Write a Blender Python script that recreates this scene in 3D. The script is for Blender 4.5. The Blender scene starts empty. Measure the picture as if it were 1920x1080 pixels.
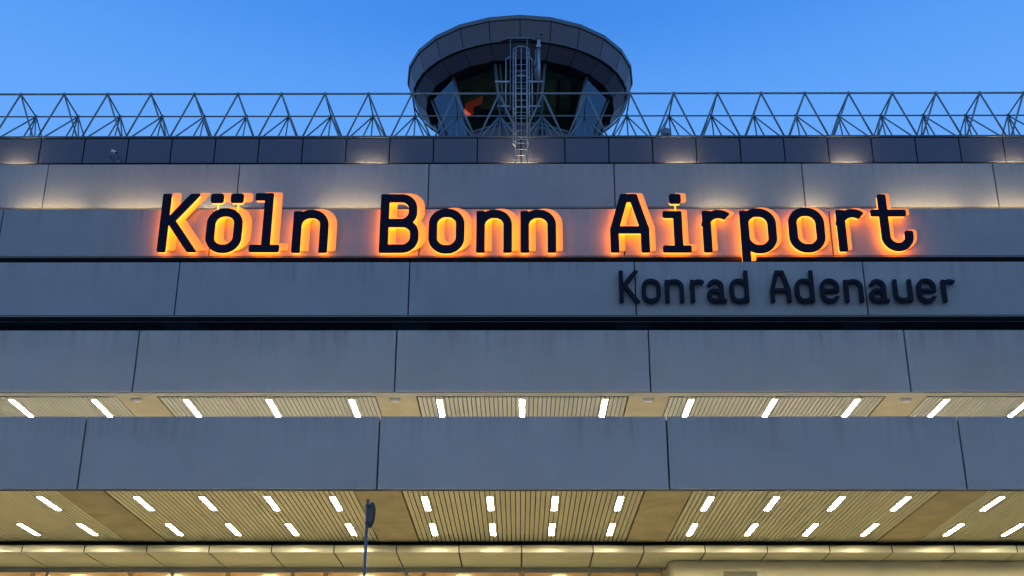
import bpy, math, random
import numpy as np
from mathutils import Vector, Matrix
from mathutils.geometry import tessellate_polygon
random.seed(7)
GZ = 1.6            # eye height above the ground: every z below is measured from the eye, GZ lifts it
sc = bpy.context.scene
COL = sc.collection

# ------------------------------------------------------------------ materials
def nd(nt, t, **k):
    n = nt.nodes.new(t)
    for a, b in k.items():
        if a in n.inputs: n.inputs[a].default_value = b
        else: setattr(n, a, b)
    return n
def new_mat(name):
    m = bpy.data.materials.new(name); m.use_nodes = True
    return m, m.node_tree, m.node_tree.nodes['Principled BSDF']
def mat(name, col, rough=.5, metal=0., noise=0., scale=(1, 1, 1), bump=0., streak=0., spec=.5, fine=0.):
    m, nt, b = new_mat(name)
    b.inputs['Roughness'].default_value = rough
    b.inputs['Metallic'].default_value = metal
    b.inputs['Specular IOR Level'].default_value = spec
    b.inputs['Base Color'].default_value = (*col, 1)
    if noise or bump or streak or fine:
        tc = nd(nt, 'ShaderNodeNewGeometry')
        mp = nd(nt, 'ShaderNodeMapping'); mp.inputs['Scale'].default_value = scale
        nt.links.new(tc.outputs['Position'], mp.inputs['Vector'])
        n1 = nd(nt, 'ShaderNodeTexNoise', Scale=1.0, Detail=6.0, Roughness=.6)
        nt.links.new(mp.outputs[0], n1.inputs['Vector'])
        last = n1.outputs['Fac']
        if streak:
            mp2 = nd(nt, 'ShaderNodeMapping'); mp2.inputs['Scale'].default_value = (5.5, 5.5, .35)
            nt.links.new(tc.outputs['Position'], mp2.inputs['Vector'])
            n2 = nd(nt, 'ShaderNodeTexNoise', Scale=1.0, Detail=5.0, Roughness=.65)
            nt.links.new(mp2.outputs[0], n2.inputs['Vector'])
            mx = nd(nt, 'ShaderNodeMix', data_type='FLOAT'); mx.inputs[0].default_value = streak
            nt.links.new(last, mx.inputs[2]); nt.links.new(n2.outputs['Fac'], mx.inputs[3])
            last = mx.outputs[0]
        if fine:
            n3 = nd(nt, 'ShaderNodeTexNoise', Scale=22.0, Detail=3.0)
            nt.links.new(tc.outputs['Position'], n3.inputs['Vector'])
            mx = nd(nt, 'ShaderNodeMix', data_type='FLOAT'); mx.inputs[0].default_value = fine
            nt.links.new(last, mx.inputs[2]); nt.links.new(n3.outputs['Fac'], mx.inputs[3])
            last = mx.outputs[0]
        mr = nd(nt, 'ShaderNodeMapRange'); mr.inputs['From Min'].default_value = .3; mr.inputs['From Max'].default_value = .7
        mr.inputs['To Min'].default_value = 1 - noise; mr.inputs['To Max'].default_value = 1 + noise
        nt.links.new(last, mr.inputs['Value'])
        vm = nd(nt, 'ShaderNodeVectorMath', operation='SCALE'); vm.inputs[0].default_value = col
        nt.links.new(mr.outputs[0], vm.inputs['Scale']); nt.links.new(vm.outputs[0], b.inputs['Base Color'])
        if bump:
            bp = nd(nt, 'ShaderNodeBump', Strength=bump, Distance=.02)
            nt.links.new(last, bp.inputs['Height']); nt.links.new(bp.outputs[0], b.inputs['Normal'])
    return m
def emit(name, col, s):
    m, nt, b = new_mat(name)
    b.inputs['Base Color'].default_value = (*[min(1, c) for c in col], 1)
    b.inputs['Emission Color'].default_value = (*col, 1)
    b.inputs['Emission Strength'].default_value = s
    return m

def panel_mat(name, col):
    """coated facade panels: cloudy tone, fine vertical streaks, grime runs hanging from the top edge"""
    m, nt, b = new_mat(name)
    b.inputs['Roughness'].default_value = .55
    b.inputs['Specular IOR Level'].default_value = .3
    geo = nd(nt, 'ShaderNodeNewGeometry'); tc = nd(nt, 'ShaderNodeTexCoord')
    def noise(scale, detail, src=geo.outputs['Position'], rough=.6):
        mp = nd(nt, 'ShaderNodeMapping'); mp.inputs['Scale'].default_value = scale
        nt.links.new(src, mp.inputs['Vector'])
        n = nd(nt, 'ShaderNodeTexNoise', Scale=1.0, Detail=detail, Roughness=rough)
        nt.links.new(mp.outputs[0], n.inputs['Vector']); return n.outputs['Fac']
    def mrange(v, a, b_, c, d):
        r = nd(nt, 'ShaderNodeMapRange')
        for k, x in zip(('From Min', 'From Max', 'To Min', 'To Max'), (a, b_, c, d)): r.inputs[k].default_value = x
        nt.links.new(v, r.inputs['Value']); return r.outputs[0]
    def mth(op, a, c):
        r = nd(nt, 'ShaderNodeMath', operation=op)
        for i, x in enumerate((a, c)):
            if isinstance(x, (int, float)): r.inputs[i].default_value = x
            else: nt.links.new(x, r.inputs[i])
        return r.outputs[0]
    cloud = mrange(noise((.5, .5, .8), 5), .3, .7, .93, 1.07)
    streak = mrange(noise((7, 7, .25), 4), .3, .7, .975, 1.025)
    grain = mrange(noise((30, 30, 30), 2), .3, .7, .97, 1.03)
    sep = nd(nt, 'ShaderNodeSeparateXYZ'); nt.links.new(tc.outputs['Generated'], sep.inputs[0])
    runs = mrange(noise((4, 4, .12), 5, rough=.75), .45, .72, 0, .30)
    topm = mrange(mth('ADD', sep.outputs['Z'], mrange(noise((2.5, 2.5, .1), 3), .3, .7, -.22, .22)), .55, 1.05, 0, 1)
    dirt = mth('SUBTRACT', 1.0, mth('MULTIPLY', runs, topm))
    tot = mth('MULTIPLY', mth('MULTIPLY', cloud, streak), mth('MULTIPLY', grain, dirt))
    oi = nd(nt, 'ShaderNodeObjectInfo')
    tot = mth('MULTIPLY', tot, mrange(oi.outputs['Random'], 0, 1, .95, 1.05))
    vm = nd(nt, 'ShaderNodeVectorMath', operation='SCALE'); vm.inputs[0].default_value = col
    nt.links.new(tot, vm.inputs['Scale']); nt.links.new(vm.outputs[0], b.inputs['Base Color'])
    bp = nd(nt, 'ShaderNodeBump', Strength=.15, Distance=.01)
    nt.links.new(streak, bp.inputs['Height']); nt.links.new(bp.outputs[0], b.inputs['Normal'])
    return m

M = dict(
    panel=panel_mat('facade_panel_coating', (.40, .388, .37)),
    edge=mat('panel_edge', (.30, .28, .25), .5, .2, .1, (3, 3, 3)),
    fascia=mat('dark_parapet_metal', (.105, .11, .145), .42, .55, .10, (.8, .8, 2), streak=.4),
    cap=mat('parapet_cap_metal', (.09, .12, .15), .4, .5, .05, (2, 2, 2)),
    clad=mat('tower_cladding', (.115, .115, .14), .45, .35, .10, (.6, .6, .6)),
    rimm=mat('tower_rim_metal', (.13, .16, .17), .4, .5, .05),
    black=mat('black_void', (.012, .012, .014), .8),
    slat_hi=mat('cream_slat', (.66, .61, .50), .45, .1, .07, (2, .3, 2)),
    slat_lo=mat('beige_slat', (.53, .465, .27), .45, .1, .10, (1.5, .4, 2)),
    slat_dk=mat('unlit_slat', (.16, .16, .16), .6, .1, .08, (2, .3, 2)),  # slats of the lampless soffits; their shade is put into a darker colour
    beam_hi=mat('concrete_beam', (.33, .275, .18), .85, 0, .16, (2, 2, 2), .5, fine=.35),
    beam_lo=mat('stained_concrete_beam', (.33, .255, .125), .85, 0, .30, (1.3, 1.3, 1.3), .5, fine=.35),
    beam_dk=mat('unlit_concrete_beam', (.26, .27, .28), .85, 0, .15, (2, 2, 2)),  # beams of the lampless soffits: shade put in as a cooler grey
    canopy=mat('champagne_metal', (.37, .335, .245), .45, .5),
    canopy_u=mat('champagne_metal_underside', (.50, .46, .28), .5, .25, .07, (1, 1, 1)),
    frame=mat('window_frame_metal', (.25, .23, .18), .45, .4, .05),
    wall=mat('beige_render', (.34, .29, .18), .8, 0, .07, (.8, .8, 1.2), .1, fine=.2),
    slab=mat('dark_slab', (.06, .06, .065), .8, 0, .1),
    deck=mat('ledge_deck', (.60, .58, .51), .8, 0, .1),
    truss=mat('truss_paint', (.20, .27, .30), .5, .2, .10, (1, 1, 1)),
    galv=mat('galvanised_steel', (.34, .39, .46), .4, .5, .10, (6, 6, 6)),
    darkst=mat('dark_steel', (.10, .11, .13), .5, .4),
    face=mat('navy_letter_face', (.006, .008, .026), .5, 0, .05, spec=.12),
    small=mat('anthracite_letter', (.012, .016, .028), .6, 0, .1, (2, 2, 2), spec=.15),
    sret=mat('letter_return', (.04, .042, .05), .5),
    back=emit('amber_plate_added_glow', (1.0, .235, .004), .62),  # orange glow falling on the plate is put in as its own emission
    rim=emit('orange_led_rim', (1.0, .31, .04), 2.8),
    rimb=emit('orange_led_back', (1.0, .21, .002), 10),
    lamp_lo=emit('lamp_diffuser', (1.0, .93, .66), 190),
    lamp_hi=emit('upper_lamp_diffuser', (1.0, .93, .76), 270),
    up=emit('uplight_diffuser', (1.0, .74, .38), 45),
    up2=emit('parapet_uplight_diffuser', (1.0, .74, .38), 170),
    housing=mat('white_lamp_housing', (.30, .29, .26), .5),
    detector=mat('white_plastic', (.88, .86, .80), .4),
    poleb=mat('blue_grey_pole', (.13, .135, .17), .45, 0),
    signb=mat('sign_back_metal', (.035, .045, .05), .7, 0., .1, (8, 8, 8)),
    white=mat('white_sign_face', (.8, .78, .72), .35),
    ground=mat('paving_ground', (.44, .41, .34), .9, 0, .15, (.4, .4, .4)),
    asphalt=mat('asphalt', (.055, .055, .058), .9, 0, .2, (3, 3, 3)),
    kerb=mat('kerb_stone', (.32, .31, .29), .85, 0, .1),
    line=mat('road_paint', (.75, .75, .73), .7, 0, .08, (3, 3, 3)),
    wood=mat('orange_wood_ceiling', (.80, .52, .26), .6, 0, .15, (.5, 3, 1)),
    hallwall=mat('hall_wall', (.72, .62, .42), .8),
    hallfloor=mat('hall_floor', (.35, .30, .25), .4),
    hall_lamp=emit('hall_lamp', (1.0, .86, .62), 32),
    cabl=emit('added_cab_lamp_diffuser', (.80, .82, .62), 5),  # for the added cab lamps, out of view below the sill
    red_glow=emit('red_orange_glow', (.80, .075, .03), .65),  # added glow standing in for a red-orange patch in the tower glass
    ghost=mat('vent_metal', (.25, .32, .38), .5, .4),
)
def glass(name, tint, ior=1.5, rough=.02, gl=(.75, .85, .8, 1)):
    m, nt, b = new_mat(name); nt.nodes.remove(b)
    out = nt.nodes['Material Output']
    t = nd(nt, 'ShaderNodeBsdfTransparent'); t.inputs[0].default_value = (*tint, 1)
    g = nd(nt, 'ShaderNodeBsdfGlossy'); g.inputs['Roughness'].default_value = rough; g.inputs['Color'].default_value = gl
    f = nd(nt, 'ShaderNodeFresnel'); f.inputs['IOR'].default_value = ior
    mx = nd(nt, 'ShaderNodeMixShader')
    nt.links.new(f.outputs[0], mx.inputs[0]); nt.links.new(t.outputs[0], mx.inputs[1]); nt.links.new(g.outputs[0], mx.inputs[2])
    nt.links.new(mx.outputs[0], out.inputs['Surface'])
    return m
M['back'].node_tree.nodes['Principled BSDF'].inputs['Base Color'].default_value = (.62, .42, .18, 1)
M['tglass'] = glass('tinted_tower_glass', (.34, .42, .37), 1.5, gl=(.05, .09, .13, 1))
M['hglass'] = glass('hall_glass', (.85, .86, .80), 1.45)
def dark_glass():
    m, nt, b = new_mat('dark_reflective_glass')
    b.inputs['Base Color'].default_value = (.01, .013, .016, 1); b.inputs['Roughness'].default_value = .06
    return m
M['dglass'] = dark_glass()

# ------------------------------------------------------------------ builders
class MB:
    def __init__(s): s.v = []; s.f = []; s.m = []; s.smooth = []
    def add(s, vs, fs, mi=0, sm=False):
        o = len(s.v); s.v += [tuple(p) for p in vs]
        for f in fs: s.f.append(tuple(i + o for i in f)); s.m.append(mi); s.smooth.append(sm)
        return s
    def box(s, x0, x1, y0, y1, z0, z1, mi=0):
        vs = [(x, y, z) for z in (z0, z1) for y in (y0, y1) for x in (x0, x1)]
        return s.add(vs, [(0, 2, 3, 1), (4, 5, 7, 6), (0, 1, 5, 4), (2, 6, 7, 3), (0, 4, 6, 2), (1, 3, 7, 5)], mi)
    def cbox(s, x0, x1, y0, y1, z0, z1, c=.02, mi=0):
        """box whose front (low y) edges are chamfered by c"""
        vs = [(x0 + c, y0, z0 + c), (x1 - c, y0, z0 + c), (x1 - c, y0, z1 - c), (x0 + c, y0, z1 - c),
              (x0, y0 + c, z0), (x1, y0 + c, z0), (x1, y0 + c, z1), (x0, y0 + c, z1),
              (x0, y1, z0), (x1, y1, z0), (x1, y1, z1), (x0, y1, z1)]
        fs = [(0, 1, 2, 3)]
        for k in range(4):
            n = (k + 1) % 4
            fs += [(k + 4, n + 4, n, k), (k + 8, n + 8, n + 4, k + 4)]
        fs.append((11, 10, 9, 8))
        return s.add(vs, fs, mi)
    def tube(s, a, b, r, n=8, mi=0, r2=None):
        a, b = Vector(a), Vector(b); d = (b - a).normalized()
        u = d.orthogonal().normalized(); w = d.cross(u); r2 = r if r2 is None else r2
        vs = []
        for p, rr in ((a, r), (b, r2)):
            for k in range(n):
                t = 2 * math.pi * k / n; vs.append(p + (u * math.cos(t) + w * math.sin(t)) * rr)
        fs = [(k, (k + 1) % n, n + (k + 1) % n, n + k) for k in range(n)]
        s.add(vs, fs, mi, True); o = len(s.v) - 2 * n
        s.f += [tuple(o + k for k in range(n))[::-1], tuple(o + n + k for k in range(n))]; s.m += [mi, mi]; s.smooth += [False, False]
        return s
    def path(s, pts, r, n=8, closed=False, mi=0):
        pts = [Vector(p) for p in pts]; N = len(pts)
        for k in range(N if closed else N - 1): s.tube(pts[k], pts[(k + 1) % N], r, n, mi)
        return s
    def build(s, name, m, parent=None, origin=None, **tags):
        org = Vector(origin) if origin is not None else (Vector(parent['_o']) if parent is not None else Vector((0, 0, 0)))
        me = bpy.data.meshes.new(name)
        me.from_pydata([(x - org.x, y - org.y, z + GZ - org.z) for x, y, z in s.v], [], s.f)
        for mm in (m if isinstance(m, (list, tuple)) else [m]): me.materials.append(mm)
        for p, i, sm in zip(me.polygons, s.m, s.smooth): p.material_index = i; p.use_smooth = sm
        me.update()
        o = bpy.data.objects.new(name, me); COL.objects.link(o)
        if parent is not None: o.parent = parent
        else: o.location = org
        o['_o'] = tuple(org)
        tag(o, **tags); return o
def tag(o, label=None, category=None, group=None, kind=None):
    for k, v in (('label', label), ('category', category), ('group', group), ('kind', kind)):
        if v: o[k] = v
    return o
def thing(name, loc, label, cat, group=None):
    o = bpy.data.objects.new(name, None); COL.objects.link(o)
    o.location = (loc[0], loc[1], loc[2] + GZ); o['_o'] = tuple(o.location)
    o.empty_display_size = .3
    return tag(o, label, cat, group)
def copy_tree(o, loc, label=None, par=None):
    c = o.copy(); COL.objects.link(c)
    if par is None: c.location = (loc[0], loc[1], loc[2] + GZ)
    else: c.parent = par
    if label: c['label'] = label
    for ch in [x for x in bpy.data.objects if x.parent == o]: copy_tree(ch, loc, None, c)
    return c

# ------------------------------------------------------------------ glyph outlines (distance fields -> contours)
H = .155
def rint(a, b, r=.05):
    return np.minimum(-r, np.maximum(a, b)) + np.hypot(np.maximum(a + r, 0), np.maximum(b + r, 0))
class G:
    def __init__(s, X, Y): s.X, s.Y = X, Y
    def rbox(s, cx, cy, hx, hy, r):
        qx = abs(s.X - cx) - hx + r; qy = abs(s.Y - cy) - hy + r
        return np.minimum(np.maximum(qx, qy), 0) + np.hypot(np.maximum(qx, 0), np.maximum(qy, 0)) - r
    def box(s, x0, x1, y0, y1, r=.06): return s.rbox((x0 + x1) / 2, (y0 + y1) / 2, (x1 - x0) / 2, (y1 - y0) / 2, r)
    def ring(s, cx, cy, hx, hy, r, h=H): return abs(s.rbox(cx, cy, hx, hy, r)) - h
    def seg(s, ax, ay, bx, by, h=H, r=.05):
        L = math.hypot(bx - ax, by - ay); dx, dy = (bx - ax) / L, (by - ay) / L
        px, py = s.X - (ax + bx) / 2, s.Y - (ay + by) / 2
        u = abs(px * dx + py * dy) - L / 2 + r; v = abs(-px * dy + py * dx) - h + r
        return np.minimum(np.maximum(u, v), 0) + np.hypot(np.maximum(u, 0), np.maximum(v, 0)) - r
    def disc(s, x, y, r=H): return np.hypot(s.X - x, s.Y - y) - r
    def half(s, x, y, nx, ny): return (s.X - x) * nx + (s.Y - y) * ny
def U(*a):
    r = a[0]
    for b in a[1:]: r = np.minimum(r, b)
    return r
def glyph(ch, g):
    top = 2.31
    if ch == 'K':
        arm = rint(g.seg(-.40, 1.16, .75, 2.65, .15, .001), g.Y - top, .06)
        leg = rint(g.seg(-.34, 1.26, .70, -.22, .15, .001), -g.Y, .06)
        return U(g.box(-.70, -.39, 0, top), arm, leg)
    if ch in 'oö':
        d = g.ring(0, .845, .49, .72, .46)
        if ch == 'ö': d = U(d, g.box(-.59, -.12, 1.95, 2.31, .09), g.box(.13, .60, 1.95, 2.31, .09))
        return d
    if ch == 'l': return U(g.box(-.46, .205, 2.05, 2.33), g.box(-.11, .205, .05, 2.33), g.box(-.54, .54, 0, .27))
    if ch == 'n': return U(rint(g.ring(0, .60, .485, .925, .45), -g.Y, .06), g.box(-.64, -.33, 0, 1.63))
    if ch == 'u': return U(rint(g.ring(0, 1.08, .485, .925, .45), g.Y - 1.66, .06), g.box(.33, .64, .04, 1.66))
    if ch == 'B':
        a = np.maximum(g.ring(-.72, 1.66, 1.19, .495, .42), -.55 - g.X)
        b = np.maximum(g.ring(-.69, .66, 1.235, .505, .44), -.55 - g.X)
        return U(a, b, g.box(-.70, -.385, 0, 2.31, .05))
    if ch == 'A':
        parts = []
        for q in (-1, 1):
            parts += [g.box(min(q * .70, q * .39), max(q * .70, q * .39), 0, 1.0),
                      rint(g.seg(q * .551, .86, q * .12, 2.37, .155, .001), g.Y - top, .05), g.disc(q * .548, .86)]
        return U(*parts, g.box(-.3, .3, 2.0, top), g.box(-.5, .5, .75, 1.02, .01))
    if ch == 'i': return U(g.box(-.21, .22, 1.93, 2.31, .09), g.box(-.465, .22, 1.36, 1.62), g.box(-.09, .22, .05, 1.62), g.box(-.51, .51, 0, .26))
    if ch == 'r':
        arc = np.maximum(abs(np.hypot(g.X - .08, g.Y - 1.04) - .47) - H, 1.04 - g.Y)
        t = math.radians(48); arc = rint(arc, g.half(.08, 1.04, math.sin(t), -math.cos(t)), .05)
        return U(arc, g.box(-.51, -.20, 0, 1.63))
    if ch == 'p': return U(g.ring(0, .845, .49, .72, .46), g.box(-.645, -.335, -.39, 1.63))
    if ch == 't':
        arc = np.maximum(abs(np.hypot(g.X - .15, g.Y - .58) - .41) - H, g.Y - .58)
        return U(arc, g.box(-.415, -.105, .45, 2.25), g.box(-.72, .55, 1.385, 1.64), g.box(.405, .715, .50, .80, .08))
    if ch == 'a':
        arch = np.maximum(g.ring(-.05, .90, .41, .625, .40), np.minimum(1.18 - g.Y, .05 - g.X))
        arch = np.maximum(arch, .45 - g.Y)
        return U(arch, g.box(.205, .515, .10, 1.1), g.ring(-.08, .50, .41, .35, .33), g.box(.2, .68, 0, .27))
    if ch == 'd': return U(g.ring(0, .845, .49, .72, .46), g.box(.335, .645, .0, 2.31))
    if ch == 'e':
        cut = g.box(.1, 1.2, .46, .74, .01)
        return U(np.maximum(g.ring(0, .845, .49, .72, .46), -cut), g.box(-.5, .60, .72, .99, .02))
def contours(D, xs, ys, lev):
    D = D - lev; ny, nx = D.shape; segs = {}
    def pt(i0, j0, i1, j1):
        a, b = D[j0, i0], D[j1, i1]; t = a / (a - b)
        return (xs[i0] + (xs[i1] - xs[i0]) * t, ys[j0] + (ys[j1] - ys[j0]) * t)
    pts = {}
    for j in range(ny - 1):
        for i in range(nx - 1):
            c = [(i, j), (i + 1, j), (i + 1, j + 1), (i, j + 1)]
            ins = [D[b, a] < 0 for a, b in c]
            if all(ins) or not any(ins): continue
            ent, ex = [], []
            for k in range(4):
                n = (k + 1) % 4
                if ins[k] != ins[n]:
                    key = tuple(sorted((c[k], c[n])))
                    pts[key] = pt(*key[0], *key[1])
                    (ex if ins[k] else ent).append(key)
            # walking CCW round the cell: contour leaves inside at 'ex', returns at 'ent'; keep inside on the left
            if len(ex) == 1: segs[ex[0]] = ent[0]
            else:
                segs[ex[0]] = ent[0]; segs[ex[1]] = ent[1]
    loops = []
    while segs:
        k0 = next(iter(segs)); k = k0; lp = []
        while k in segs: lp.append(pts[k]); k = segs.pop(k)
        out = []
        for q in lp:                          # drop points that lie on the line of their neighbours
            out.append(q)
            while len(out) >= 3:
                a, b, c_ = out[-3:]
                L = math.hypot(c_[0] - a[0], c_[1] - a[1])
                if L < .5 and abs((b[0] - a[0]) * (c_[1] - a[1]) - (b[1] - a[1]) * (c_[0] - a[0])) < .0022 * max(L, 1e-6): out.pop(-2)
                else: break
        if len(out) > 3: loops.append(out)
    return loops
def area(l): return .5 * sum(l[k][0] * l[(k + 1) % len(l)][1] - l[(k + 1) % len(l)][0] * l[k][1] for k in range(len(l)))
def inside(p, l):
    c = False
    for k in range(len(l)):
        (x0, y0), (x1, y1) = l[k], l[(k + 1) % len(l)]
        if (y0 > p[1]) != (y1 > p[1]) and p[0] < (x1 - x0) * (p[1] - y0) / (y1 - y0) + x0: c = not c
    return c
_cache = {}
def outline(ch, lev=0.):
    if (ch, lev) not in _cache:
        xs = np.arange(-.85, .86, .0275); ys = np.arange(-.55, 2.5, .0275)
        X, Y = np.meshgrid(xs, ys)
        ls = contours(glyph(ch, G(X, Y)), xs, ys, lev)
        big = max(ls, key=lambda l: abs(area(l))); sg = 1 if area(big) > 0 else -1
        outer = [l for l in ls if area(l) * sg > 0]; holes = [l for l in ls if area(l) * sg < 0]
        groups = [[o] + [h for h in holes if inside(h[0], o)] for o in outer]
        if sg < 0: groups = [[l[::-1] for l in g] for g in groups]
        _cache[ch, lev] = groups
    return _cache[ch, lev]
def add_letter(mb, ch, cx, z0, y0, y1, sc_=1., lev=0., mi_face=0, mi_side=0, mi_back=0, cham=0.):
    for grp in outline(ch, lev):
        flat = [p for l in grp for p in l]
        tris = tessellate_polygon([[Vector((x, y, 0)) for x, y in l] for l in grp])
        P = lambda p, y: (cx + p[0] * sc_, y, z0 + p[1] * sc_)
        def tri(t):
            (ax, ay), (bx, by), (c2, cy) = (flat[i] for i in t)
            return t if (bx - ax) * (cy - ay) - (by - ay) * (c2 - ax) > 0 else t[::-1]
        tris = [tri(tuple(t)) for t in tris]
        mb.add([P(p, y0) for p in flat], tris, mi_face)
        mb.add([P(p, y1) for p in flat], [t[::-1] for t in tris], mi_back)
        for l in grp:
            n = len(l)
            mb.add([P(p, y0) for p in l] + [P(p, y1) for p in l], [(k, n + k, n + (k + 1) % n, (k + 1) % n) for k in range(n)], mi_side)

# ------------------------------------------------------------------ world: clear blue dusk, paler towards the sunset behind the camera
w = bpy.data.worlds.new('World'); sc.world = w; w.use_nodes = True
nt = w.node_tree; bg = nt.nodes['Background']
tc = nd(nt, 'ShaderNodeTexCoord'); sp = nd(nt, 'ShaderNodeSeparateXYZ'); nt.links.new(tc.outputs['Generated'], sp.inputs[0])
def ramp(stops):
    r = nd(nt, 'ShaderNodeValToRGB'); e = r.color_ramp.elements
    while len(e) < len(stops): e.new(.5)
    for k, (p, c) in enumerate(stops): e[k].position = p; e[k].color = (*c, 1)
    nt.links.new(sp.outputs['Z'], r.inputs[0]); return r
north = ramp([(0, (.50, .66, .95)), (.30, (.30, .55, 1.0)), (.50, (.125, .39, .98)), (.57, (.058, .265, .84)), (.70, (.045, .20, .68)), (1, (.04, .15, .5))])
south = ramp([(0, (.66, .66, .60)), (.15, (.50, .565, .62)), (.45, (.20, .35, .60)), (1, (.05, .16, .48))])
mr = nd(nt, 'ShaderNodeMapRange'); mr.inputs['From Min'].default_value = -.45; mr.inputs['From Max'].default_value = .45; mr.interpolation_type = 'SMOOTHSTEP'
nt.links.new(sp.outputs['Y'], mr.inputs['Value'])
mx = nd(nt, 'ShaderNodeMix', data_type='RGBA')
nt.links.new(mr.outputs[0], mx.inputs[0]); nt.links.new(south.outputs[0], mx.inputs[6]); nt.links.new(north.outputs[0], mx.inputs[7])
# slightly lighter to the left and right than straight ahead
ab = nd(nt, 'ShaderNodeMath', operation='ABSOLUTE'); nt.links.new(sp.outputs['X'], ab.inputs[0])
mr2 = nd(nt, 'ShaderNodeMapRange')
for k, x in zip(('From Min', 'From Max', 'To Min', 'To Max'), (.05, .4, 0, .55)): mr2.inputs[k].default_value = x
nt.links.new(ab.outputs[0], mr2.inputs['Value'])
mx2 = nd(nt, 'ShaderNodeMix', data_type='RGBA'); mx2.inputs[7].default_value = (.125, .39, .98, 1)
nt.links.new(mr2.outputs[0], mx2.inputs[0]); nt.links.new(mx.outputs[2], mx2.inputs[6])
nt.links.new(mx2.outputs[2], bg.inputs[0]); bg.inputs[1].default_value = 1.0

# ------------------------------------------------------------------ camera
cam = bpy.data.objects.new('camera', bpy.data.cameras.new('camera')); COL.objects.link(cam); sc.camera = cam
cam.data.sensor_width = 36; cam.data.lens = 2372.15 / 1920 * 36; cam.data.clip_end = 3000
cam.matrix_world = Matrix.Translation((0, 0, GZ)) @ Matrix.Rotation(math.radians(.344), 4, 'Z') @ Matrix.Rotation(math.radians(90 + 22.952), 4, 'X') @ Matrix.Rotation(math.radians(.094), 4, 'Z')

# ------------------------------------------------------------------ setting
G0 = -GZ
m = MB(); m.add([(-900, -900, G0), (900, -900, G0), (900, 900, G0), (-900, 900, G0)], [(0, 1, 2, 3)]); m.build('ground', M['ground'], kind='structure')
m = MB(); m.add([(-400, -14, G0 + .004), (400, -14, G0 + .004), (400, 14, G0 + .004), (-400, 14, G0 + .004)], [(0, 1, 2, 3)]); m.build('road', M['asphalt'], kind='structure')
m = MB(); m.box(-400, 400, 14, 14.3, G0, G0 + .12); m.build('kerb', M['kerb'], kind='structure')
m = MB()
for k in range(-30, 30): m.box(k * 6, k * 6 + 3, -.07, .07, G0 + .004, G0 + .008)
m.build('road_marking', M['line'], kind='structure')

# ------------------------------------------------------------------ terminal building
T = thing('terminal_building', (0, 31.2, G0), 'stepped airport terminal with pale horizontal bands, lit slatted soffits and glazed entrance hall', 'building')
XL, XR = -33.7, 33.8
J = [-33.7, -26.2, -18.77, -11.13, -3.58, 3.78, 11.24, 18.82, 26.3, 33.8]
BANDS = [(31.23, 7.74, 9.64), (34.60, 11.43, 13.31), (37.86, 15.08, 16.96), (41.24, 18.71, 20.59), (44.49, 22.30, 24.21)]
BW = .585
for bi, (D, zb, zt) in enumerate(BANDS):
    for a, b in zip(J, J[1:]):
        p = MB(); p.cbox(a + .02, b - .02, D, D + .22, zb, zt, .015); p.build('wall_panel', M['panel'], T)
    # joint backing and coping behind the panels
    p = MB(); p.box(XL, XR, D + .225, D + .32, zb + .03, zt - .04); p.build('joint_backing', M['black'], T)
    p = MB(); p.box(XL, XR, D + .03, D + (.14 if bi == 0 else .34), zb - (.02 if bi == 0 else .035), zb - .003); p.build('edge_trim', M['slab'] if bi == 0 else M['edge'], T)
    depth = 6.5
    s0 = D + (.62, .20)[bi == 0] if bi < 2 else D + .36
    s1 = 37.74 if bi == 0 else D + depth
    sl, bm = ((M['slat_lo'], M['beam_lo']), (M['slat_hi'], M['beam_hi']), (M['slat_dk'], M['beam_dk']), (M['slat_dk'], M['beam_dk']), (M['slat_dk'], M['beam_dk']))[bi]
    for a, b in zip(J, J[1:]):
        if bi > 3: continue
        p = MB(); x = a + BW + .03; n = int((b - a - 2 * BW - .06) / .128); pit = (b - a - 2 * BW - .06) / n
        for k in range(n): p.box(x + k * pit + .013, x + (k + 1) * pit - .013, s0, s1, zb + .02, zb + .05)
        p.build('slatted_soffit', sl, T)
    for a in J[1:-1]:
        if bi > 3: continue
        p = MB(); p.box(a - BW, a + BW, D + (.20 if bi == 0 else .345), s1 + (.02 if bi == 0 else 0), zb + .004, zb + .30)
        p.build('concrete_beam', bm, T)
    # slab above the soffit, ledge floor, recessed wall
    p = MB(); p.box(XL, XR, D + .33, D + 11, zb + .31, zb + .62); p.build('floor_slab', M['slab'] if bi in (2, 3) else M['slab'], T)
    if bi in (0, 3, 4):
        p = MB(); p.box(XL, XR, D + .34, D + 9.9, zb + .625, zb + .66); p.build('ledge_floor', M['deck'], T)
    if bi < 3:
        Dn = BANDS[bi + 1][0] + 6.5
        p = MB(); p.box(XL, XR, Dn, Dn + .1, zb + .66, BANDS[bi + 1][1] + .31); p.build('recessed_window_band', M['dglass'], T)
    else:
        nb = BANDS[bi + 1] if bi < 4 else (47.54, 25.94, 27.26)
        p = MB(); p.box(XL, XR, nb[0] + .35, nb[0] + .5, zb + .66, nb[1] + .1); p.build('recessed_wall', M['slab'], T)
p = MB(); p.tube((XL, 38.3, 15.03), (XR, 38.3, 15.03), .022, 6)
p.build('conduit', M['galv'], T)
# side returns of the stepped block
for x0, x1 in ((XL - .4, XL), (XR, XR + .4)):
    p = MB()
    for D, zb, zt in BANDS: p.box(x0, x1, D, 62 + .01 * D, zb, zt + 1.8)
    p.build('side_wall', M['panel'], T)
p = MB(); p.box(XL, XR, 48.1, 75, 26.6, 26.85); p.build('roof', M['slab'], T)
p = MB(); p.box(XL, XR, 75, 75.3, G0, 26.85); p.build('rear_wall', M['panel'], T)

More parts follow.
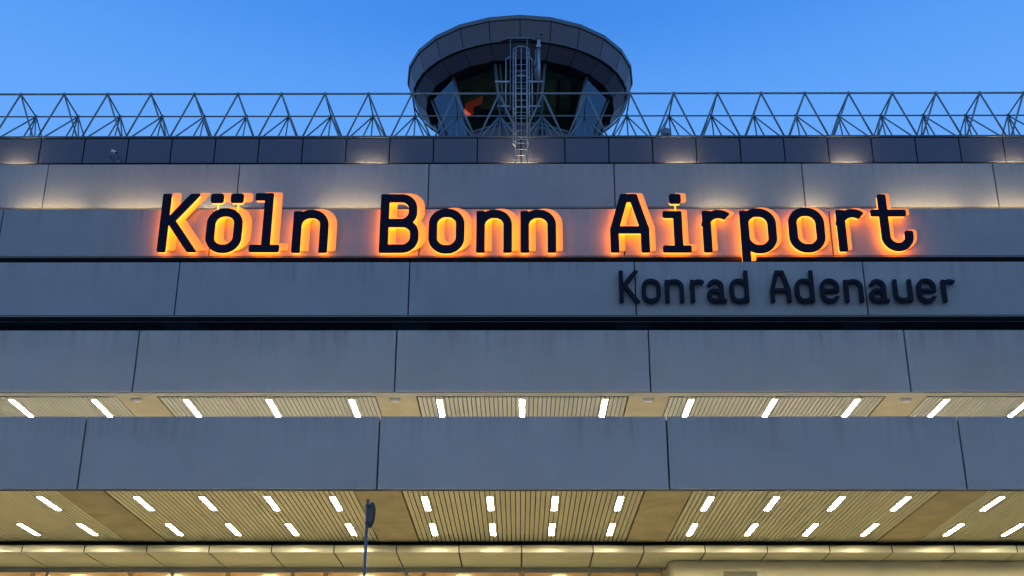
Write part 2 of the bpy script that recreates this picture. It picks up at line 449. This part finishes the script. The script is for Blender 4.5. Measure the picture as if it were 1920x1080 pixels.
# parapet of dark metal panels
PD, PZ0, PZ1 = 47.54, 25.94, 27.12
pitch = 1.875
px = [.093 + pitch * k for k in range(-18, 19)]
for a, b in zip(px, px[1:]):
    p = MB(); p.cbox(a + .022, b - .022, PD, PD + .10, PZ0, PZ1, .012); p.build('parapet_panel', M['fascia'], T)
p = MB(); p.box(px[0], px[-1], PD + .105, PD + .3, PZ0 + .02, PZ1); p.build('parapet_backing', M['black'], T)
p = MB(); p.cbox(px[0], px[-1], PD - .03, PD + .42, PZ1 + .03, PZ1 + .13, .02); p.build('parapet_cap', M['cap'], T)

# entrance canopy under the lowest soffit
p = MB(); p.box(XL, XR, 38.0, 38.05, 7.45, 8.06); p.build('shadow_gap', M['black'], T)  # black board behind the slot; the slot's shade is put in as its colour
CX = [.072 - 1.853 * k for k in range(17, 0, -1)] + [.072, 2.188, 3.687] + [5.50 + 1.842 * k for k in range(0, 16)]
CY, CZ0, CZ1, WY = 37.5, 7.375, 7.615, 39.8
for a, b in zip(CX, CX[1:]):
    p = MB()
    prof = [(CY + .16, CZ1, -1.), (CY + .05, CZ1 - .004, 0.), (CY + .034, CZ1 - .03, .3), (CY + .024, CZ1 - .08, .8), (CY + .014, CZ1 - .14, 1.), (CY + .003, CZ1 - .20, 1.), (CY, CZ0 + .02, 1.), (CY + .02, CZ0 + .004, 1.)]
    n = len(prof); xa, xb = a + .018, b - .018; NS = 12; vs = []
    for i in range(NS + 1):
        u = i / NS; bow = .030 * (4 * u * (1 - u))
        vs += [(xa + (xb - xa) * u, y - bow * max(0, w_q), z) for y, z, w_q in prof]
    p.add(vs, [(i * n + k + 1, (i + 1) * n + k + 1, (i + 1) * n + k, i * n + k) for i in range(NS) for k in range(n - 1)], 0, True)
    pe = p.build('canopy_fascia', M['canopy'], T)
    p = MB(); w_ = (WY - CY - .04) / 4
    for k in range(4): p.box(xa + .008, xb - .008, CY + .035 + w_ * k, CY + .023 + w_ * (k + 1), CZ0 + .002, CZ0 + .03)
    p.build('canopy_underside', M['canopy_u'], T)
p = MB(); p.box(XL, XR, CY + .17, 45, CZ0 + .05, CZ0 + .16); p.build('canopy_core', M['black'], T)

# hall glazing
GX = [-33, -29.6, -25.9, -22.2, -18.45, -14.75, -10.85, -7.08, -3.52, .108, 2.187, 3.667, 4.50]
for a, b in zip(GX, GX[1:]):
    wf = MB(); t = .05
    wf.box(a + .004, b - .004, WY, WY + .12, CZ0 - .16, CZ0 - .012)
    wf.box(a + .004, a + t, WY, WY + .12, G0 + .1, CZ0 - .165); wf.box(b - t, b - .004, WY, WY + .12, G0 + .1, CZ0 - .165)
    wf.box(a + t, b - t, WY + .01, WY + .11, G0 + .1, G0 + .2); wf.box(a + t, b - t, WY + .01, WY + .11, 3.2, 3.3)
    f = wf.build('window', M['frame'], T)
    g = MB(); g.box(a + t + .001, b - t - .001, WY + .05, WY + .06, G0 + .201, 3.199); g.box(a + t + .001, b - t - .001, WY + .05, WY + .06, 3.301, CZ0 - .166)
    o = g.build('pane', M['hglass'], f)
# hall interior
p = MB(); p.box(-33, 33, WY + .2, 70, CZ0 - .05, CZ0 + .045); p.build('hall_ceiling', M['wood'], T)
p = MB(); p.box(-33, 33, 58, 58.2, G0, CZ0 - .06); p.build('hall_wall', M['hallwall'], T)
p = MB(); p.box(-33, 33, WY + .13, 57.9, G0 + .002, G0 + .03); p.build('hall_floor', M['hallfloor'], T)
for k in range(11):
    x = -31 + 3.1 * k
    p = MB(); p.box(x, x + .16, WY + .6, 57.5, CZ0 - .36, CZ0 - .06); p.build('ceiling_rib', M['wood'], T)
    p = MB(); p.box(x + 1.1, x + 1.5, WY + 1.2, 56, CZ0 - .10, CZ0 - .055); p.build('hall_light', M['hall_lamp'], T)
    p = MB(); p.box(x + 2.3, x + 2.36, WY + .9, 57.5, CZ0 - .30, CZ0 - .24); p.box(x + 2.62, x + 2.68, WY + .9, 57.5, CZ0 - .30, CZ0 - .24)
    for q in range(14): p.box(x + 2.36, x + 2.62, WY + 1 + q * 1.2, WY + 1.04 + q * 1.2, CZ0 - .29, CZ0 - .25)
    p.build('cable_tray', M['frame'], T)
# rendered wall block on the right of the entrance, rounded corners
WX0, WYF, WZ1 = 4.56, 38.62, 7.352
p = MB(); R_ = .22; prof = []
for k in range(7):
    t = math.pi / 2 * k / 6; prof.append((WX0 + R_ - R_ * math.cos(t), WYF + R_ - R_ * math.sin(t)))
pts = [(WX0, 44)] + prof + [(33.5, WYF), (33.5, 44)]
n = len(pts)
p.add([(x, y, G0) for x, y in pts] + [(x, y, WZ1) for x, y in pts], [(k, (k + 1) % n, n + (k + 1) % n, n + k) for k in range(n)] + [tuple(range(n, 2 * n)), tuple(range(n))[::-1]])
p.build('rendered_wall', M['wall'], T)

# dark plate high on the rendered wall
p = MB(); p.cbox(6.18, 7.18, WYF - .06, WYF - .004, 6.55, 7.03, .015, 0)
o = p.build('wall_plate', [mat('dark_plate', (.10, .085, .06), .8)], None, origin=(6.7, WYF - .03, 6.55 + GZ), label='small dark rectangular plate mounted on the beige wall right of the entrance', category='plate')

# ------------------------------------------------------------------ soffit lamps
def lamp(L, W, dm, label, grp, loc):
    t = thing('ceiling_light', loc, label, 'ceiling light', grp)
    x, y, z = loc
    d = MB(); d.box(x - W / 2, x + W / 2, y, y + L, z + .004, z + .02); d.build('diffuser', dm, t)
    h = MB(); h.box(x - W / 2 - .015, x + W / 2 + .015, y - .015, y - .001, z - .005, z + .1); h.box(x - W / 2 - .015, x + W / 2 + .015, y + L + .001, y + L + .015, z - .005, z + .1)
    h.box(x - W / 2 - .015, x - W / 2 - .001, y, y + L, z - .005, z + .1); h.box(x + W / 2 + .001, x + W / 2 + .015, y, y + L, z - .005, z + .1)
    h.box(x - W / 2, x + W / 2, y, y + L, z + .022, z + .1)
    h.build('housing', M['housing'], t)
    return t
ordn = ['leftmost', 'second from the left', 'second from the right', 'rightmost']
bays = {-22.4: 'bay beyond the left edge', -14.92: 'leftmost bay', -7.35: 'bay left of centre', .09: 'centre bay', 7.48: 'bay right of centre', 14.95: 'rightmost bay', 22.5: 'bay beyond the right edge'}
first = None
vis_lo = {-14.92: {'front': [3], 'rear': [2, 3]}, 14.95: {'front': [0], 'rear': [0, 1]}}
for cx, bn in bays.items():
    for row, y0, L in (('front', 32.10, 1.53), ('rear', 35.30, 1.60)):
        for k, off in enumerate((-2.535, -.845, .845, 2.535)):
            if abs(cx) > 20: continue
            loc = (cx + off, y0, 7.752)
            lb = 'strip light %s in %s row, %s, lowest soffit' % (ordn[k], row, bn)
            if cx in vis_lo:
                v = vis_lo[cx][row]
                if k in v:
                    lb = 'strip light %s in %s row, %s, lowest soffit' % ('the only one' if len(v) == 1 else ('the left one' if k == v[0] else 'the right one'), row, bn)
            if first is None: first = lamp(L, .138, M['lamp_lo'], lb, 'strip lights in the lowest soffit', loc); base = first
            else: copy_tree(base, loc, lb)
first = None
for cx, bn in bays.items():
    if abs(cx) > 20: continue
    for k, off in enumerate((-2.43, 0, 2.43)):
        loc = (cx + off, 35.40, 11.442)
        lb = 'long strip light, %s one, %s of the upper lit soffit' % (('left', 'middle', 'right')[k], bn)
        if first is None: first = lamp(2.0, .138, M['lamp_hi'], lb, 'strip lights in the upper lit soffit', loc)
        else: copy_tree(first, loc, lb)
# small oval bulkhead fittings on the upper beams
first = None
for x, nm in ((-11.2, 'leftmost lit concrete beam'), (-3.63, 'lit concrete beam left of centre'), (3.78, 'lit concrete beam right of centre'), (11.27, 'rightmost lit concrete beam')):
    loc = (x, 35.30, 11.43); lb = 'small white oval fitting under the %s of the upper soffit' % nm
    if first is None:
        first = thing('bulkhead_fitting', loc, lb, 'light fitting', 'small fittings on the upper concrete beams')
        b_ = MB(); N = 20; vs = []
        for z_, s_ in ((11.43, 1.), (11.385, 1.), (11.35, .82)):
            for q in range(N):
                t = 2 * math.pi * q / N; c_, s2 = math.cos(t), math.sin(t)
                vs.append((x + .15 * s_ * math.copysign(abs(c_) ** .6, c_), 35.3 + .075 * s_ * math.copysign(abs(s2) ** .6, s2), z_))
        b_.add(vs, [(r * N + k, (r + 1) * N + k, (r + 1) * N + (k + 1) % N, r * N + (k + 1) % N) for r in range(2) for k in range(N)] + [tuple(2 * N + k for k in range(N))])
        b_.build('cover', M['detector'], first)
        b_ = MB(); b_.box(x - .17, x + .17, 35.21, 35.39, 11.4305, 11.4339); b_.build('mounting_plate', M['darkst'], first)
    else: copy_tree(first, loc, lb)

# uplights lying on the ledges at the foot of the top band and of the parapet
def uplight(x, y, z, L, label, grp):
    t = thing('ledge_uplight', (x, y, z), label, 'uplight', grp)
    h = MB(); h.box(x - L / 2, x + L / 2, y - .05, y + .05, z - .08, z); h.build('housing', M['housing'], t)
    d = MB(); d.box(x - L / 2 + .03, x + L / 2 - .03, y - .035, y + .035, z + .001, z + .012); d.build('diffuser', M['up'] if z < 23 else M['up2'], t)
    for q in (-1, 1):
        s_ = MB(); s_.box(x + q * L * .35 - .02, x + q * L * .35 + .02, y - .02, y + .02, z - 1.15 if z < 23 else z - 1.25, z - .081); s_.build('bracket', M['housing'], t)
    return t
for x, L, nm in ((-18.4, 2.6, 'beside the far left panel joint'), (-15.0, 2.6, 'left of the big K'), (-11.9, 1.6, 'behind the big K'), (-6.6, 2.4, 'between the words of the orange sign'), (7.9, 1.7, 'behind the second orange lower-case r'), (11.4, 1.5, 'behind the last letter o'), (15.9, 3.0, 'right of the big t'), (19.3, 2.4, 'at the right edge')):
    uplight(x, 44.05, 21.90, L, 'uplight below the top pale band, ' + nm, 'uplights below the top pale band')
for x, nm in ((-21.4, 'at the far left'), (-6.3, 'left of the caged ladder'), (.1, 'behind the caged ladder'), (6.9, 'below the round roof vent'), (13.9, 'midway between the ladder and the right edge'), (20.9, 'at the far right')):
    uplight(x, 47.22, 25.62, 1.1, 'short uplight below the dark parapet, ' + nm, 'uplights below the dark parapet')

# ------------------------------------------------------------------ signs
BIG = [('K', -12.18), ('ö', -10.55), ('l', -9.07), ('n', -7.455), ('B', -4.28), ('o', -2.59), ('n', -.885), ('n', .69),
       ('A', 3.955), ('i', 5.62), ('r', 7.07), ('p', 8.55), ('o', 10.27), ('r', 11.87), ('t', 13.33)]
S = thing('illuminated_sign', (0, 41.2, 18.66), 'large airport name in dark letters glowing orange from behind, reading Köln Bonn Airport', 'sign')
seen = {}
for ch, cx in BIG:
    z0 = 18.66 + (.03 if abs(cx) > 9 else 0)
    p = MB(); add_letter(p, ch, cx, z0, 40.80, 40.875)
    cap_ = 'capital' if ch.isupper() else 'lower-case'
    L_ = p.build('letter', M['face'], S, label='%s letter %s of the glowing orange sign' % (cap_, ch))
    p = MB(); add_letter(p, ch, cx, z0, 40.876, 41.02, lev=-.018, mi_back=1)
    if ch in 'öi':
        for q in ((-.33, .39) if ch == 'ö' else (.02,)): p.box(cx + q - .022, cx + q + .022, 40.93, 40.98, z0 + 1.55, z0 + 2.02)
    p.build('glowing_rim', [M['rim'], M['rimb']], L_)
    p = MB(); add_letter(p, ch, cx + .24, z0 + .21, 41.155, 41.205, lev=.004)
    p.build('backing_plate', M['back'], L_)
    # spacers that carry the letter on its plate
    p = MB()
    q0 = {'K': [(-.54, .5), (-.54, 1.9)], 'A': [(-.52, .5), (.52, .5)], 'B': [(-.54, .4), (-.54, 1.9)], 't': [(-.2, 1.2), (-.2, 1.9)], 'l': [(.05, .5), (.05, 1.8)], 'i': [(.07, .4), (.07, 1.3)]}.get(ch, [(-.42 if ch == 'r' else -.49, .6), (-.42 if ch == 'r' else -.49, 1.1)])
    for a, b in q0: p.tube((cx + a, 41.021, z0 + b), (cx + a, 41.235, z0 + b), .02, 6)
    p.build('spacer', M['darkst'], L_)
SM = [('K', 3.57), ('o', 4.27), ('n', 5.02), ('r', 5.775), ('a', 6.37), ('d', 7.11), ('A', 8.44), ('d', 9.22), ('e', 10.03), ('n', 10.80), ('a', 11.60), ('u', 12.38), ('e', 13.15), ('r', 13.88)]
S2 = thing('name_sign', (8.7, 37.7, 15.44), 'unlit row of small dark letters reading Konrad Adenauer below the orange sign', 'sign')
for ch, cx in SM:
    p = MB(); add_letter(p, ch, cx, 15.445, 37.62, 37.645, .485, -.038)
    add_letter(p, ch, cx, 15.445, 37.6455, 37.78, .485, -.012, 0, 1, 1)
    L_ = p.build('letter', [M['small'], M['sret']], S2)
    p = MB()
    a = -.2 if ch == 'r' else -.24
    if ch in 'ae': a = .0
    p.tube((cx + a, 37.781, 15.445 + (.08 if ch in 'aeud' else .3)), (cx + a, 37.858, 15.445 + (.08 if ch in 'aeud' else .3)), .015, 6)
    p.build('spacer', M['darkst'], L_)

# ------------------------------------------------------------------ roof space frame
FY, RY, TZ = 47.98, 49.9, 29.62
BP = 1.92
TR = thing('roof_truss', (0, 48.9, 26.85), 'long thin blue-grey tubular space frame running along the roof edge', 'truss')
xs = [-.866 + BP * k for k in range(-15, 17)]
xa, xb = xs[0] - .6, xs[-1] + .6
def chord(y, z, r=.046):
    p = MB(); p.tube((xa, y, z), (xb, y, z), r, 8); p.build('chord', M['truss'], TR)
chord(FY, TZ); chord(RY, TZ, .036); chord(FY, 27.18); chord(RY, 27.18, .036)
for x in xs:
    p = MB(); h = BP / 2; r = .042
    p.tube((x, FY, TZ), (x, RY, TZ), r * .8, 6)
    for q in (-1, 1):
        p.tube((x, FY, TZ), (x + q * h, FY, 27.18), r, 6)
        p.tube((x, RY, TZ), (x + q * h, RY, 27.18), r * .85, 6)
        p.tube((x, RY, TZ), (x + q * h, FY, 27.18), r * .85, 6)
    p.tube((x, RY, TZ), (x, (FY + RY) / 2 + .3, 27.18), r * .8, 6)
    p.tube((x + h, FY, 27.18), (x + h, RY, 27.18), r * .8, 6)
    for c_ in ((x, FY, TZ), (x, RY, TZ), (x + h, FY, 27.18)):
        p.tube((c_[0], c_[1], c_[2] - .055), (c_[0], c_[1], c_[2] + .055), .06, 8)
    p.tube((x + h, FY, 26.86), (x + h, FY, 27.15), .05, 8); p.tube((x + h, RY, 26.86), (x + h, RY, 27.15), .05, 8)
    p.build('truss_bay', M['truss'], TR)

# ------------------------------------------------------------------ control tower
TX, TY = .06, 56.0
W = thing('control_tower', (TX, TY, 26.85), 'dark round control tower cab with faceted flared roof and slanted windows above the roof', 'control tower')
def ring_pts(r, z, n, ph=0.):
    return [(TX + r * math.sin(2 * math.pi * (k + ph) / n), TY - r * math.cos(2 * math.pi * (k + ph) / n), z) for k in range(n)]
def facet(r0, z0, r1, z1, n, k, ph, gap, th=.06):
    """one cladding facet between two rings, with a gap to its neighbours"""
    A, B = ring_pts(r0, z0, n, ph), ring_pts(r1, z1, n, ph); a, b, c_, d = [Vector(v) for v in (A[k], A[(k + 1) % n], B[(k + 1) % n], B[k])]
    def inset(p_, q_): return p_ + (q_ - p_).normalized() * gap
    q = [inset(a, b), inset(b, a), inset(c_, d), inset(d, c_)]
    nrm = (q[1] - q[0]).cross(q[3] - q[0]).normalized()
    ctr = Vector((TX, TY, (z0 + z1) / 2)); out = (q[0] + q[2]) / 2 - ctr
    if nrm.dot(out) < 0: nrm = -nrm
    back = [v - nrm * th for v in q]
    return q, back
def slab4(p, q, back):
    p.add([tuple(v) for v in q + back], [(0, 1, 2, 3), (7, 6, 5, 4), (0, 4, 5, 1), (1, 5, 6, 2), (2, 6, 7, 3), (3, 7, 4, 0)])
NR = 24
R0, R1, R2 = 5.79, 5.42, 4.80     # roof rim, rail ring, window head
Z0, Z1, Z2 = 35.12, 34.10, 33.52
for (ra, za, rb, zb) in ((R0 - .05, Z0 - .01, R1 + .03, Z1 + .05), (R1 - .03, Z1 - .03, R2, Z2)):
    for k in range(NR):
        p = MB(); q, b_ = facet(ra, za, rb, zb, NR, k, 0, .02); slab4(p, q, b_); p.build('cladding_panel', M['clad'], W)
# dark core just behind the cladding joints
p = MB(); A = ring_pts(R0 - .16, Z0, NR); B = ring_pts(R1 - .14, Z1, NR); C_ = ring_pts(R2 - .10, Z2 + .06, NR)
p.add(A + B + C_, [(k, (k + 1) % NR, NR + (k + 1) % NR, NR + k) for k in range(NR)] + [(NR + k, NR + (k + 1) % NR, 2 * NR + (k + 1) % NR, 2 * NR + k) for k in range(NR)] + [tuple(range(NR))])
p.build('joint_backing', M['black'], W)
# rim edge: fascia band with small lip
p = MB()
prof = [(R0 - .04, Z0 - .02), (R0 + .02, Z0), (R0 + .03, Z0 + .20), (R0 - .05, Z0 + .26), (R0 - .6, Z0 + .35), (0.01, Z0 + .8)]
rows = [ring_pts(r, z, NR) for r, z in prof]
p.add([v for r in rows for v in r], [(i * NR + k, i * NR + (k + 1) % NR, (i + 1) * NR + (k + 1) % NR, (i + 1) * NR + k) for i in range(len(prof) - 1) for k in range(NR)])
p.build('roof', M['rimm'], W)
p = MB(); p.path(ring_pts(R1 + .06, Z1 + .01, 48), .045, 6, True); p.build('rail_ring', M['rimm'], W)
# window head soffit (12 sided) and glazing
NW, PH = 12, .5
p = MB(); rows = [ring_pts(R2 - .02, Z2 + .03, NW, PH), ring_pts(R2 + .10, Z2 + .10, NR), ring_pts(4.42, Z2 + .03, NW, PH), ring_pts(4.42, Z2 + .3, NW, PH)]
A = ring_pts(R2 + .04, Z2 - .02, NW, PH); B = ring_pts(4.45, Z2 - .02, NW, PH); A2 = ring_pts(R2 + .04, Z2 + .04, NW, PH); B2 = ring_pts(4.45, Z2 + .04, NW, PH)
p.add(A + B + B2 + A2, [(r * NW + k, r * NW + (k + 1) % NW, ((r + 1) % 4) * NW + (k + 1) % NW, ((r + 1) % 4) * NW + k) for r in range(4) for k in range(NW)])
p.build('window_head', M['black'], W)
GR0, GZ0, GR1, GZ1 = 4.58, 33.50, 3.50, 30.80
TOP, BOT = ring_pts(GR0, GZ0, NW, PH), ring_pts(GR1, GZ1, NW, PH)
for k in range(NW):
    # facing pane
    p = MB(); q, b_ = facet(GR0, GZ0, GR1, GZ1, NW, k, PH, .09, .03); slab4(p, q, b_)
    front = (k == NW - 1)
    wn = p.build('window_pane', M['tglass'], W)
    p = MB(); p.tube(TOP[k], BOT[k], .085, 6); p.build('mullion', M['rimm'], W)
p = MB(); p.path(BOT, .09, 6, True); p.build('sill', M['rimm'], W)
# extra slim posts by the front pane
for k in (NW - 1, 0):
    a, b = Vector(TOP[k]), Vector(BOT[k]); o2 = Vector((.22 if k == NW - 1 else -.22, 0, 0))
    p = MB(); p.tube(a + o2, b + o2 * .8, .05, 6); p.build('door_post', M['rimm'], W)
# interior: ceiling, floor, added lamps, glowing patch
p = MB(); p.add(ring_pts(4.35, 33.36, NW, PH), [tuple(range(NW))]); p.build('cab_ceiling', mat('cab_ceiling', (.42, .50, .36), .7, 0, .6, (.9, .9, .9)), W)
p = MB(); p.add(ring_pts(3.4, 30.85, NW, PH), [tuple(range(NW))[::-1]]); p.build('cab_floor', M['black'], W)
p = MB()
for k in range(5): p.box(TX - 3.0 + k * .9, TX - 2.4 + k * .9, TY - .6 + .1 * k, TY + .5, 33.18, 33.34)
p.box(TX + 1.8, TX + 1.95, TY - 3.2, TY + 2, 33.05, 33.35); p.box(TX + 2.5, TX + 2.6, TY - 2.9, TY + 2, 33.05, 33.35); p.build('ceiling_unit', M['darkst'], W)
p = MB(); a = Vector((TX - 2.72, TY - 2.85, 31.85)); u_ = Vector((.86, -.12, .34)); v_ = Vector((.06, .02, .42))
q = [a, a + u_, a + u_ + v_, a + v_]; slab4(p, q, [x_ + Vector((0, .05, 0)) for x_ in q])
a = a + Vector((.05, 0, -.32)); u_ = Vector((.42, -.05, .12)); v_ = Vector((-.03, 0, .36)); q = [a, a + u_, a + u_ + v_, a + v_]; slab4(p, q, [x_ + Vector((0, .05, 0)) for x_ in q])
p.build('red_glow_patch', M['red_glow'], W)  # two added glowing slabs, a colour patch rather than a known fitting
for q in (-1.5, 1.3):
    p = MB(); p.box(TX + q - .35, TX + q + .35, TY - 1.6, TY - 1.2, 30.92, 31.0); p.build('added_cab_lamp', M['cabl'], W)  # unseen lamps added on the cab floor to brighten the ceiling
# shaft below the cab
for (ra, za, rb, zb) in ((3.50, 30.72, 3.05, 29.2), (3.05, 29.19, 3.05, 26.85)):
    for k in range(NW):
        p = MB(); q, b_ = facet(ra, za, rb, zb, NW, k, PH, .012); slab4(p, q, b_); p.build('shaft_panel', M['clad'], W)
p = MB(); p.tube((TX, TY, 26.85), (TX, TY, 30.75), 2.85, 24); p.build('shaft_core', M['black'], W)

# ------------------------------------------------------------------ ladders on the tower and parapet
LC, LY, LZ0, LZ1 = .105, 46.95, 23.0, 30.6
CL = thing('caged_ladder', (LC, LY, LZ0), 'galvanised ladder with round safety cage in front of the parapet below the control tower', 'ladder')
for q in (-1, 1):
    p = MB(); p.box(LC + q * .25 - .025, LC + q * .25 + .025, LY - .02, LY + .02, LZ0, LZ1 + .3); p.build('side_rail', M['galv'], CL)
z = LZ0 + .25
while z < LZ1:
    p = MB(); p.tube((LC - .226, LY, z), (LC + .226, LY, z), .014, 6); p.build('rung', M['galv'], CL); z += .3
def hoop_pt(t, z): return (LC + .345 * math.sin(t), LY - .33 - .345 * math.cos(t), z)
for z in (30.94, 29.48, 27.92, 26.35):
    p = MB()
    pts = [(LC - .25, LY, z)] + [hoop_pt(math.radians(a), z) for a in range(-110, 111, 10)] + [(LC + .25, LY, z)]
    p.path(pts, .026, 6); p.build('hoop', M['galv'], CL)
for a in (-88, -42, 0, 42, 88):
    p = MB(); p.tube(hoop_pt(math.radians(a), 26.35), hoop_pt(math.radians(a), 30.94), .022, 6); p.build('cage_bar', M['galv'], CL)
for z in (26.1, 26.9):
    for q in (-1, 1):
        p = MB(); p.tube((LC + q * .25, LY, z), (LC + q * .25, PD, z), .018, 6); p.build('stay', M['galv'], CL)

gy = TY - R1 - .16
GN = thing('maintenance_ladder', (.0, gy, 30.0), 'dark steel ladder frame hanging from the rail ring over the tower windows', 'ladder')
for q in (-1, 1):
    p = MB(); p.box(q * .40 - .022, q * .40 + .022, gy - .02, gy + .02, 30.2, 34.1); p.build('side_rail', M['rimm'], GN)
z = 30.4
while z < 34:
    p = MB(); p.tube((-.378, gy, z), (.378, gy, z), .014, 6); p.build('rung', M['rimm'], GN); z += .38
p = MB(); p.box(-.62, .66, gy - .05, gy + .1, 34.10, 34.20); p.box(-.75, -.60, gy - .03, gy + .07, 34.06, 34.16); p.box(.64, .80, gy - .03, gy + .07, 34.06, 34.16); p.build('carriage', M['rimm'], GN)
p = MB(); p.box(-1.12, -.43, gy - .03, gy + .03, 31.72, 31.80); p.box(.43, 1.12, gy - .03, gy + .03, 31.72, 31.80); p.box(-1.0, -.43, gy - .02, gy + .02, 30.42, 30.48); p.box(.43, 1.0, gy - .02, gy + .02, 30.42, 30.48); p.build('cross_bar', M['galv'], GN)
for q in (-.60, .62):
    p = MB(); p.tube((q, gy, 30.0), (q, gy, 33.0), .03, 6); p.tube((q, gy, 33.0), (q * .66, gy, 33.15), .03, 6); p.build('outer_post', M['galv'], GN)
MS = thing('equipment_mast', (.93, gy - .02, 31.8), 'slim vertical tube mast with clamp and box beside the tower ladder', 'mast')
p = MB(); p.tube((.93, gy - .06, 31.82), (.93, gy - .06, 33.62), .075, 10); p.build('pole', M['galv'], MS)
p = MB(); p.tube((.80, gy - .03, 31.82), (.80, gy - .03, 33.5), .03, 8); p.build('thin_pole', M['galv'], MS)
p = MB(); p.box(.83, 1.03, gy - .18, gy + .06, 33.56, 33.72); p.box(.87, 1.01, gy - .14, gy + .02, 33.72, 34.0); p.build('clamp', M['galv'], MS)
p = MB(); p.tube((.90, gy - .1, 34.0), (.93, gy - .1, 34.35), .07, 8); p.tube((.93, gy - .1, 34.32), (1.15, gy - .1, 34.36), .06, 8); p.build('head', M['rimm'], MS)
p = MB(); p.box(.68, .80, gy - .14, gy + .02, 32.55, 32.85); p.tube((.74, gy - .06, 31.9), (.74, gy - .06, 32.55), .035, 8); p.build('junction_box', M['darkst'], MS)

# ------------------------------------------------------------------ roof pieces and camera
def vent(name, x, y, r, zt, m_, label, cat):
    t = thing(name, (x, y, 26.85), label, cat)
    p = MB(); p.tube((x, y, 26.85), (x, y, zt - .42), r * .6, 16); p.build('duct', m_, t)
    p = MB(); p.tube((x, y, zt - .42), (x, y, zt - .1), r, 20); p.tube((x, y, zt - .099), (x, y, zt), r, 20, r2=r * .7); p.build('cowl', m_, t)
vent('roof_vent', 6.78, 51.0, .24, 29.55, M['ghost'], 'round grey roof vent behind the space frame right of the tower', 'roof vent')
vent('dome_cowl', 1.04, 50.0, .17, 28.93, M['black'], 'small black cowl on the roof at the foot of the tower', 'roof vent')

SC = thing('security_camera', (-17.2, 47.5, 26.1), 'small grey surveillance camera fixed to the dark parapet', 'surveillance camera')
p = MB(); a, b = Vector((-17.32, 47.25, 26.37)), Vector((-17.08, 47.05, 26.17)); p.tube(a, b, .065, 10); p.build('body', M['detector'], SC)
p = MB(); p.tube(b, b + (b - a).normalized() * .05, .052, 10); p.build('lens_hood', M['darkst'], SC)
p = MB(); p.tube((-17.1, 47.53, 26.02), (-17.12, 47.2, 26.06), .022, 8); p.tube((-17.12, 47.2, 26.06), (-17.2, 47.15, 26.24), .02, 8); p.box(-17.16, -17.04, 47.51, 47.535, 25.96, 26.08); p.build('bracket', M['galv'], SC)
p = MB(); p.tube((-17.43, 47.52, 26.2), (-17.43, 47.3, 26.22), .03, 8); p.tube((-17.43, 47.3, 26.22), (-17.33, 47.26, 26.30), .018, 8); p.build('junction_arm', M['galv'], SC)

# ------------------------------------------------------------------ round sign on a pole, seen from behind
RS = thing('road_sign', (-2.44, 20, G0), 'round traffic sign on a tall thin pole, seen almost edge-on before the soffit', 'road sign')
p = MB(); p.tube((-2.445, 20, G0), (-2.425, 20, 4.77), .0235, 12); p.build('pole', M['poleb'], RS)
c_ = Vector((-2.385, 20.06, 4.545)); nrm = Vector((.90, .436, -.02)).normalized()      # direction the face looks at
p = MB(); u_ = Vector((0, 0, 1)); v_ = nrm.cross(u_).normalized(); N = 40; vs = []
rr = [(.185, .012), (.20, .0), (.204, -.012), (.19, -.016), (.0001, -.016)]
for r, o_ in rr:
    for k in range(N):
        t = 2 * math.pi * k / N; vs.append(c_ + (u_ * math.cos(t) + v_ * math.sin(t)) * r + nrm * -o_)
p.add(vs, [(i * N + k, i * N + (k + 1) % N, (i + 1) * N + (k + 1) % N, (i + 1) * N + k) for i in range(len(rr) - 1) for k in range(N)] + [tuple(range(N))], 0, False)
p.build('sign_disc', M['signb'], RS)
p = MB(); fc = [c_ + nrm * .018 + (u_ * math.cos(2 * math.pi * k / N) + v_ * math.sin(2 * math.pi * k / N)) * .192 for k in range(N)]
p.add(fc, [tuple(range(N))]); p.build('sign_face', M['white'], RS)
for z in (4.40, 4.68):
    p = MB(); p.tube((-2.428, 20, z - .012), (-2.428, 20, z + .012), .032, 10); p.tube((-2.425, 20, z), (-2.395, 20.05, z), .012, 6); p.build('clamp', M['darkst'], RS)
p = MB(); p.tube((-2.425, 20, 4.77), (-2.425, 20, 4.785), .028, 12); p.build('cap', M['darkst'], RS)

for o in bpy.data.objects:
    if '_o' in o: del o['_o']
# ------------------------------------------------------------------ render settings
vs_ = sc.view_settings; vs_.view_transform = 'Standard'; vs_.look = 'None'; vs_.exposure = 0; vs_.gamma = 1; vs_.use_curve_mapping = False
cy = sc.cycles
cy.use_denoising = True; cy.max_bounces = 8; cy.diffuse_bounces = 5; cy.transparent_max_bounces = 12; cy.sample_clamp_indirect = 6
cy.use_adaptive_sampling = False
